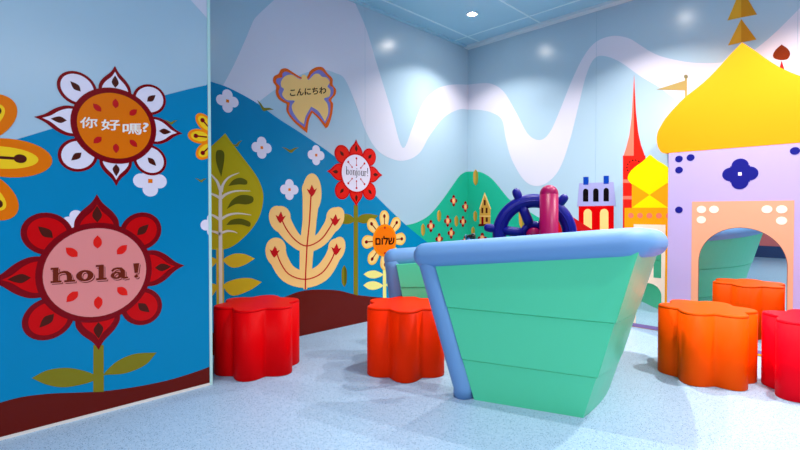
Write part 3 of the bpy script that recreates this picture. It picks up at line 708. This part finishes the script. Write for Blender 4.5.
for i in range(len(arch)-1): rim.append([edge_out[i], edge_out[i+1], arch[i+1], arch[i]])
d.poly('mirror_edge', rim, 4, mat('mirror_edge', (96, 70, 66), rough=.4), mr)
d.poly('plinth', rect(xl, .004, xr, .016), 6, BUTT)
d.poly('sill', rect(xl, .016, xr, .036), 5, paint('sill_violet', (146, 120, 176)))
for x, z in [(1.92, 1.232), (1.988, 1.236), (1.921, 1.158), (1.923, .891), (2.516, 1.232)]:
    for xx in sorted({x, round(2*cx-x, 4)}):
        if x == 2.516 and xx != x: continue
        if x == 1.988 and xx != x: continue
        d.poly('dot', ell(xx, z, .023, .022, n=20), 2, NAVY)
for x, z in [(2.053, .893), (2.122, .893), (2.053, .826)]:
    for xx in (x, 2*cx-x-.003): d.poly('dot', ell(xx, z, .026, .024, n=20), 4, CREAM)
q4 = (2.256, 1.113)
d.poly('rosette', [ell(q4[0]+dx*.048, q4[1]+dz*.052, .044, .043, n=24) for dx, dz in ((1, 0), (-1, 0), (0, 1), (0, -1))]+[rect(q4[0]-.05, q4[1]-.05, q4[0]+.05, q4[1]+.05)], 2, NAVY)
d.poly('rosette_center', rect(q4[0]-.009, q4[1]-.01, q4[0]+.009, q4[1]+.01), 3, WHITE)

# ------------------------------------------------------------------ flower stools
def stool(label, x, y, R, ph, rgb, mname, amp=.15, h=.369):
    m = mat(mname, rgb, rough=.45, coat=0, spec=.05)
    t = thing('flower_stool', label, 'stool', (x, y, 0), 'flower shaped stools')
    n = 144
    def loop(R_):
        out = []
        for i in range(n):
            a = 2*pi*i/n; sv = (1+cos(6*(a-ph)))/2; r = R_*(1-1.75*amp*(1-((sv+.02)/1.02)**.62))
            out.append((r*cos(a), r*sin(a)))
        return out
    def lathe(name, prof, m_):
        bm = bmesh.new(); rings = []
        for dr, z in prof: rings.append([bm.verts.new((p[0], p[1], z)) for p in loop(R-dr)])
        for a, b in zip(rings, rings[1:]):
            for i in range(n): bm.faces.new((a[i], a[(i+1) % n], b[(i+1) % n], b[i]))
        bm.faces.new(rings[0][::-1]); bm.faces.new(rings[-1])
        me = me_from(bm, name)
        for p in me.polygons: p.use_smooth = len(p.vertices) == 4
        return obj(name, me, m_, t)
    lathe('stool_body', [(.004, 0.0), (0, .004), (0, h-.012)], m)
    lathe('seat', [(0, h-.0119), (.0008, h-.006), (.003, h-.0022), (.008, h)], m)
    return t
stool('bright red flower shaped stool tucked behind the partition edge', .395, -2.48, .235, radians(-46), (214, 0, 6), 'stool_red')
stool('orange red flower shaped stool beside the boat opening', 1.0, -1.905, .232, radians(-46), (238, 42, 0), 'stool_orange_red')
stool('orange flower shaped stool in front of the arched mirror', 2.215, -.845, .228, radians(-95), (242, 76, 0), 'stool_orange')
stool('crimson flower shaped stool cut by the right photo border', 2.672, -.765, .232, radians(-124), (232, 2, 26), 'stool_crimson')

# ------------------------------------------------------------------ boat
FOAMG = mat('green_vinyl', (78, 206, 156), rough=.38, coat=.1, grain=.08, scale=14)
FOAMB = mat('blue_vinyl', (104, 150, 202), rough=.55, coat=0, grain=.12, scale=12)
boat = thing('play_boat', 'soft green play boat with padded blue rim in the middle of the floor', 'play boat', (1.6, -1.5, 0))
BO = Vector((1.6, -1.5, 0))
B0 = Vector((1.53, -1.99, 0)); B1 = Vector((1.973, -1.818, 0)); T0 = Vector((1.35, -2.065, .63)); T1 = Vector((2.182, -1.797, .719))
def flank_pt(s, topp):
    dy = s*1.12
    if topp: return Vector((T1.x-.29*dy*dy, T1.y+dy, .719-.059*s))
    return Vector((B1.x-.29*dy*dy, B1.y+dy, 0))
FE_T, FE_B = flank_pt(1, True), flank_pt(1, False)
FP_T = Vector((.76, -1.755, .56)); FP_B = Vector((.83, -1.675, 0))
def wall_panel(name, base, topc, parent, nrm_side, label=None, th=.085):
    """foam side wall: three overlapping boards on the outside face and the inside face"""
    prof = [(0, 0), (.18, .0), (.184, -.003), (.187, .004), (.42, .0), (.424, -.003), (.427, .004), (1e9, .0)]
    n = len(base); bm = bmesh.new(); outer_, inner_ = [], []
    nr = []
    for i in range(n):
        a, b = base[max(i-1, 0)], base[min(i+1, n-1)]; t = (b-a); t.z = 0; t.normalize(); nr.append(Vector((t.y, -t.x, 0))*nrm_side)
    for i in range(n):
        o_, n_ = [], []
        for z, off in prof:
            zt_ = topc[i].z; zz_ = min(z, zt_); f = zz_/zt_
            P = base[i].lerp(topc[i], f)
            o_.append(bm.verts.new(P+nr[i]*off-BO)); n_.append(bm.verts.new(P-nr[i]*(th+off)-BO))
        outer_.append(o_); inner_.append(n_)
    K = len(prof)
    for i in range(n-1):
        for k in range(K-1):
            bm.faces.new((outer_[i][k], outer_[i+1][k], outer_[i+1][k+1], outer_[i][k+1]))
            bm.faces.new((inner_[i][k], inner_[i][k+1], inner_[i+1][k+1], inner_[i+1][k]))
        bm.faces.new((outer_[i][-1], outer_[i+1][-1], inner_[i+1][-1], inner_[i][-1]))
        bm.faces.new((outer_[i][0], inner_[i][0], inner_[i+1][0], outer_[i+1][0]))
    for i in (0, n-1):
        for k in range(K-1): bm.faces.new((outer_[i][k], outer_[i][k+1], inner_[i][k+1], inner_[i][k]))
    me = me_from(bm, name)
    o = obj(name, me, FOAMG, parent)
    return o
def lerpn(a, b, n): return [a.lerp(b, i/(n-1)) for i in range(n)]
nb, ntp = lerpn(B0, B1, 9), lerpn(T0, T1, 9)
# the sole of the near side bows very slightly outward
wall_panel('side_panel', nb, ntp, boat, 1)
fb = [flank_pt(i/16, False) for i in range(17)]; ft = [flank_pt(i/16, True) for i in range(17)]
wall_panel('bow_panel', fb, ft, boat, 1)
wall_panel('side_panel', lerpn(FE_B, FP_B, 9), lerpn(FE_T, FP_T, 9), boat, 1)
# padded rim
def rim_path():
    up = Vector((0, 0, .045)); inn = .03
    pts = []
    n1 = Vector((-.37, .93, 0)).normalized()
    A0 = T0+Vector((-.052, -.022, .034))+n1*.035; A1 = T1+n1*.035+Vector((0, 0, .038))
    pts += lerpn(A0, A1-(A1-A0).normalized()*.06, 8)
    fl_ = []
    for i in range(0, 17):
        P = flank_pt(i/16, True)+Vector((-.022, .0, .038)); fl_.append(P)
    # rounded corner at the bow
    c0 = pts[-1]; c2 = fl_[2]
    ctrl = A1+Vector((.0, .0, 0))
    for i in range(1, 6):
        t = i/6; pts.append(c0*(1-t)**2+ctrl*2*t*(1-t)+c2*t*t)
    pts += fl_[2:15]
    E = FE_T+Vector((-.05, -.05, .032)); Z = FP_T+Vector((-.01, 0, .028))
    c0 = pts[-1]; dd_ = (Z-E).normalized(); c2 = E+dd_*.1
    for i in range(1, 6):
        t = i/6; pts.append(c0*(1-t)**2+E*2*t*(1-t)+c2*t*t)
    pts += lerpn(c2, Z, 10)
    return pts
RP = rim_path()
obj('padded_rim', tube_me('padded_rim', [p-BO for p in RP], .062, 28, roundcap=True), FOAMB, boat)
nB = Vector((-.37, .93, 0)).normalized()
post_b = Vector((1.478, -2.016, .045))+nB*.03; post_t = RP[0]+Vector((.004, .002, -.01))
def soft_post(base, top_, r):
    pts = [base+(top_-base)*t for t in [i/14 for i in range(15)]]
    pts = [Vector((base.x, base.y, .001))-(top_-base).normalized()*0]+pts if base.z > .002 else pts
    return tube_me('padded_post', [p-BO for p in pts], r, 24, roundcap=False)
obj('padded_post', soft_post(post_b, post_t, .048), FOAMB, boat)
obj('padded_post', soft_post(FP_B+Vector((-.03, -.03, .045)), RP[-1]+Vector((.002, .002, -.01)), .062), FOAMB, boat)
# ------------------------------------------------------------------ steering wheel on its post
def cam_pt(px, py, depth): return CAM+sight(px, py)*depth
MAG = mat('magenta_plastic', (146, 0, 74), rough=.36, spec=.2); NAVYP = mat('navy_plastic', (8, 10, 122), rough=.36, spec=.25)
pt = cam_pt(549, 192, 2.25); zp_ = cam_pt(549, 185, 2.25).z
post = thing('wheel_post', 'glossy magenta round-topped post inside the boat before the steering wheel', 'post', (pt.x, pt.y, 0))
obj('post_shaft', tube_me('post_shaft', [(0, 0, .02), (0, 0, .3), (0, 0, .6), (0, 0, zp_-.043)], .0435, 28, roundcap=False), MAG, post)
bm = bmesh.new(); bmesh.ops.create_uvsphere(bm, u_segments=28, v_segments=14, radius=.0435)
bmesh.ops.delete(bm, geom=[v for v in bm.verts if v.co.z < -1e-4], context='VERTS')
for v in bm.verts: v.co.z += zp_-.0432
obj('post_cap', me_from(bm, 'post_cap', True), MAG, post)
obj('post_base', tube_me('post_base', [(0, 0, 0), (0, 0, .02)], .085, 28), MAG, post)
hub = cam_pt(533.8, 234.6, 2.365)
nrm = (Vector((CAM.x, CAM.y, 0))-Vector((hub.x, hub.y, 0))).normalized()
side = Vector((0, 0, 1)).cross(nrm).normalized()
whl = thing('steering_wheel', 'navy blue ship steering wheel with six handles inside the boat', 'steering wheel', hub)
def torus(name, R, r, m, parent, sx=1, off=0, rdep=1.0):
    bm = bmesh.new(); N, M = 64, 16; V = []
    for i in range(N):
        a = 2*pi*i/N; row = []
        for j in range(M):
            b = 2*pi*j/M; rr = R+r*cos(b)
            row.append(bm.verts.new(side*(rr*cos(a))+Vector((0, 0, 1))*(rr*sin(a))+nrm*(r*rdep*sin(b)+off)))
        V.append(row)
    for i in range(N):
        for j in range(M): bm.faces.new((V[i][j], V[(i+1) % N][j], V[(i+1) % N][(j+1) % M], V[i][(j+1) % M]))
    return obj(name, me_from(bm, name, True), m, parent)
Rw = .171
rimw = torus('wheel_rim', Rw, .035, NAVYP, whl, rdep=.8)
torus('rim_groove', Rw-.002, .0045, NAVYP, rimw, off=.0255)
sc_ = bmesh.new()
for i in range(24):
    a = 2*pi*(i+.5)/24
    for RR in (Rw+.014, Rw-.012):
        g = bmesh.ops.create_uvsphere(sc_, u_segments=8, v_segments=6, radius=.0032)['verts']
        for v in g: v.co += side*(RR*cos(a))+Vector((0, 0, 1))*(RR*sin(a))+nrm*.0225
obj('rivets', me_from(sc_, 'rivets', True), mat('rivet_blue', (60, 60, 190), rough=.2), rimw)
torus('hub_ring', .052, .018, NAVYP, whl)
for k in range(6):
    a = radians(52+60*k); dr = side*cos(a)+Vector((0, 0, 1))*sin(a)
    sp = obj('spoke', tube_me('spoke', [dr*t for t in (.05, .08, .12, .16)], [.024, .025, .024, .025], 14), NAVYP, whl)
    obj('handle', tube_me('handle', [dr*t for t in (.2, .212, .222, .232)], [.0205, .0225, .0225, .021], 14, roundcap=True), NAVYP, sp)
obj('hub_cap', tube_me('hub_cap', [nrm*-.02, nrm*.0, nrm*.02, nrm*.035], [.036, .038, .036, .03], 24), MAG, whl)
obj('axle', tube_me('axle', [nrm*-.03, nrm*.0, Vector((pt.x, pt.y, hub.z))-hub+nrm*-.045], .014, 14), MAG, whl)
# ------------------------------------------------------------------ telescope on the far rim
tp = cam_pt(469, 236.8, 2.86)
# sit it on the rim tube directly below
best = min(RP, key=lambda p_: (p_-Vector((tp.x, tp.y, p_.z))).length)
tel = thing('toy_telescope', 'small black toy telescope on a blue mount on the far boat rim', 'telescope', (tp.x, tp.y, 0))
zr_ = best.z+.05
obj('mount', tube_me('mount', [(0, 0, zr_-.02), (0, 0, tp.z-.005)], [.017, .014], 16), mat('mount_blue', (20, 80, 150), rough=.35), tel)
dirt = (RT*.92-FW*.35+Vector((0, 0, .12))).normalized()
obj('barrel', tube_me('barrel', [Vector((0, 0, tp.z))+dirt*t for t in (-.015, .0, .02, .0205, .038)], [.013, .014, .014, .0185, .0195], 18), mat('telescope_black', (16, 16, 18), rough=.25, coat=.3), tel)
obj('strap', tube_me('strap', [Vector((0, 0, tp.z))+dirt*t for t in (-.022, -.014)], [.017, .017], 16), mat('telescope_teal', (20, 110, 140), rough=.4), tel)

# ------------------------------------------------------------------ back of the room (seen only in the mirrors)
obj('baseboard_back', box_me('baseboard_back', (0, RY, 0), (RX, RY+.02, .22)), mat('dark_blue_base', (44, 66, 116), rough=.5), kind='structure')
for i, (x0, x1, z1, c) in enumerate([(.9, 1.35, .9, (40, 120, 200)), (1.35, 1.8, .75, (240, 120, 120)), (1.8, 2.4, 1.1, (90, 180, 220)), (2.7, 3.3, .8, (250, 200, 90)), (3.6, 4.3, 1.2, (120, 200, 160))]):
    obj('wall_pad', box_me('wall_pad', (x0, RY, .22), (x1, RY+.03, z1), .004), mat('pad_%d' % i, c, rough=.5), None)
names = ['blue', 'salmon', 'light blue', 'yellow', 'green']
for o, nm in zip([o for o in SC.objects if o.name.startswith('wall_pad')], names): tag(o, nm+' wall pad on the far wall seen in the arched mirror', 'wall pad', 'wall pads on the far wall')

# ------------------------------------------------------------------ lights
LENS = mat('lamp_lens', (255, 255, 255), rough=.4, emit=((255, 246, 236), 150.0))
RINGM = mat('lamp_ring', (220, 228, 232), rough=.3)
def downlight(label, x, y, power, half=62, warm=(1, .93, .88), blend=.42, lens=1):
    t = thing('ceiling_lamp', label, 'ceiling lamp', (x, y, H), 'recessed ceiling downlights')
    bm = bmesh.new(); N = 32; prof = [(.028, -.002), (.046, -.006), (.052, -.003), (.052, 0), (.028, 0)]
    V = [[bm.verts.new((r*cos(2*pi*i/N), r*sin(2*pi*i/N), z)) for r, z in prof] for i in range(N)]
    for i in range(N):
        for j in range(len(prof)): bm.faces.new((V[i][j], V[(i+1) % N][j], V[(i+1) % N][(j+1) % 5], V[i][(j+1) % 5]))
    obj('lamp_ring', me_from(bm, 'lamp_ring', True), RINGM, t)
    bm = bmesh.new(); pr = [(.027, -.001), (.024, -.006), (.016, -.009), (.0005, -.0105)]
    V = [[bm.verts.new((r*cos(2*pi*i/N), r*sin(2*pi*i/N), z)) for r, z in pr] for i in range(N)]
    for i in range(N):
        for j in range(3): bm.faces.new((V[i][j], V[(i+1) % N][j], V[(i+1) % N][j+1], V[i][j+1]))
    bm.faces.new([V[i][3] for i in range(N)])
    me = me_from(bm, 'lamp_lens', True); obj('lamp_lens', me, LENS, t)
    # a real downlight: broad flood plus a brighter core of the beam
    for nm, e, hf, bl in (('downlight_flood', power*.36, 61, .3), ('downlight_core', power*1.15, 56, 1.0)):
        L = bpy.data.lights.new(nm, 'SPOT'); L.energy = e; L.spot_size = radians(2*hf); L.spot_blend = bl
        L.shadow_soft_size = .018; L.color = warm
        lo = bpy.data.objects.new(nm, L); COL.objects.link(lo); lo.location = (0, 0, -.02); lo.parent = t
    return t
SPOTS = [(.503, -.621, 56, 'ceiling downlight above the room corner'),
         (1.726, -.691, 80, 'ceiling downlight above the boat bow, reflected on the right wall'),
         (2.7, -.74, 104, 'ceiling downlight right of the castle'),
         (1.726, -1.92, 40, 'ceiling downlight above the boat'),
         (2.95, -1.92, 50, 'ceiling downlight in front of the castle'),
         (4.17, -.70, 40, 'ceiling downlight near the far right wall'),
         (4.17, -1.92, 30, 'ceiling downlight right of the camera')]
for x, y, pw, lab in SPOTS: downlight(lab, x, y, pw)
def fill_panel(label, x, y, sx, sy, power):  # unseen area lights added as soft fill, framed like ceiling panels
    t = thing('fill_panel', label, 'added fill light', (x, y, H), 'added fill light panels')
    obj('fill_panel_frame', box_me('fill_panel_frame', (-sx/2-.03, -sy/2-.03, -.012), (sx/2+.03, sy/2+.03, 0)), RINGM, t)
    L = bpy.data.lights.new('fill_light', 'AREA'); L.shape = 'RECTANGLE'; L.size = sx; L.size_y = sy; L.energy = power; L.color = (1, .97, .94)
    lo = bpy.data.objects.new('fill_light', L); COL.objects.link(lo); lo.location = (0, 0, -.02); lo.parent = t
fill_panel('added square fill light behind the camera', 3.6, -4.6, 1.2, 1.2, 24)
fill_panel('added square fill light right of the camera', 4.6, -2.9, 1.2, 1.2, 18)
fill_panel('added square fill light over the back half of the room', 2.2, -5.4, 1.2, 1.2, 48)
# the camera
cam = bpy.data.cameras.new('camera'); co = bpy.data.objects.new('camera', cam); COL.objects.link(co)
co.location = CAM
M = Matrix((RT, UP, -FW)).transposed(); co.rotation_euler = M.to_euler()
cam.sensor_fit = 'HORIZONTAL'; cam.sensor_width = 36; cam.lens = F/800*36
cam.shift_y = -(225-SY)/800
cam.clip_start = .01
SC.camera = co
# world
w = bpy.data.worlds.new('world'); SC.world = w; w.use_nodes = True
w.node_tree.nodes['Background'].inputs[0].default_value = (.8, .9, 1, 1); w.node_tree.nodes['Background'].inputs[1].default_value = .3
vs_ = SC.view_settings; vs_.view_transform = 'Standard'; vs_.look = 'None'; vs_.exposure = 0.5; vs_.gamma = 1; vs_.use_curve_mapping = False
SC.cycles.max_bounces = 10; SC.cycles.diffuse_bounces = 6; SC.cycles.glossy_bounces = 5
SC.cycles.sample_clamp_indirect = 6
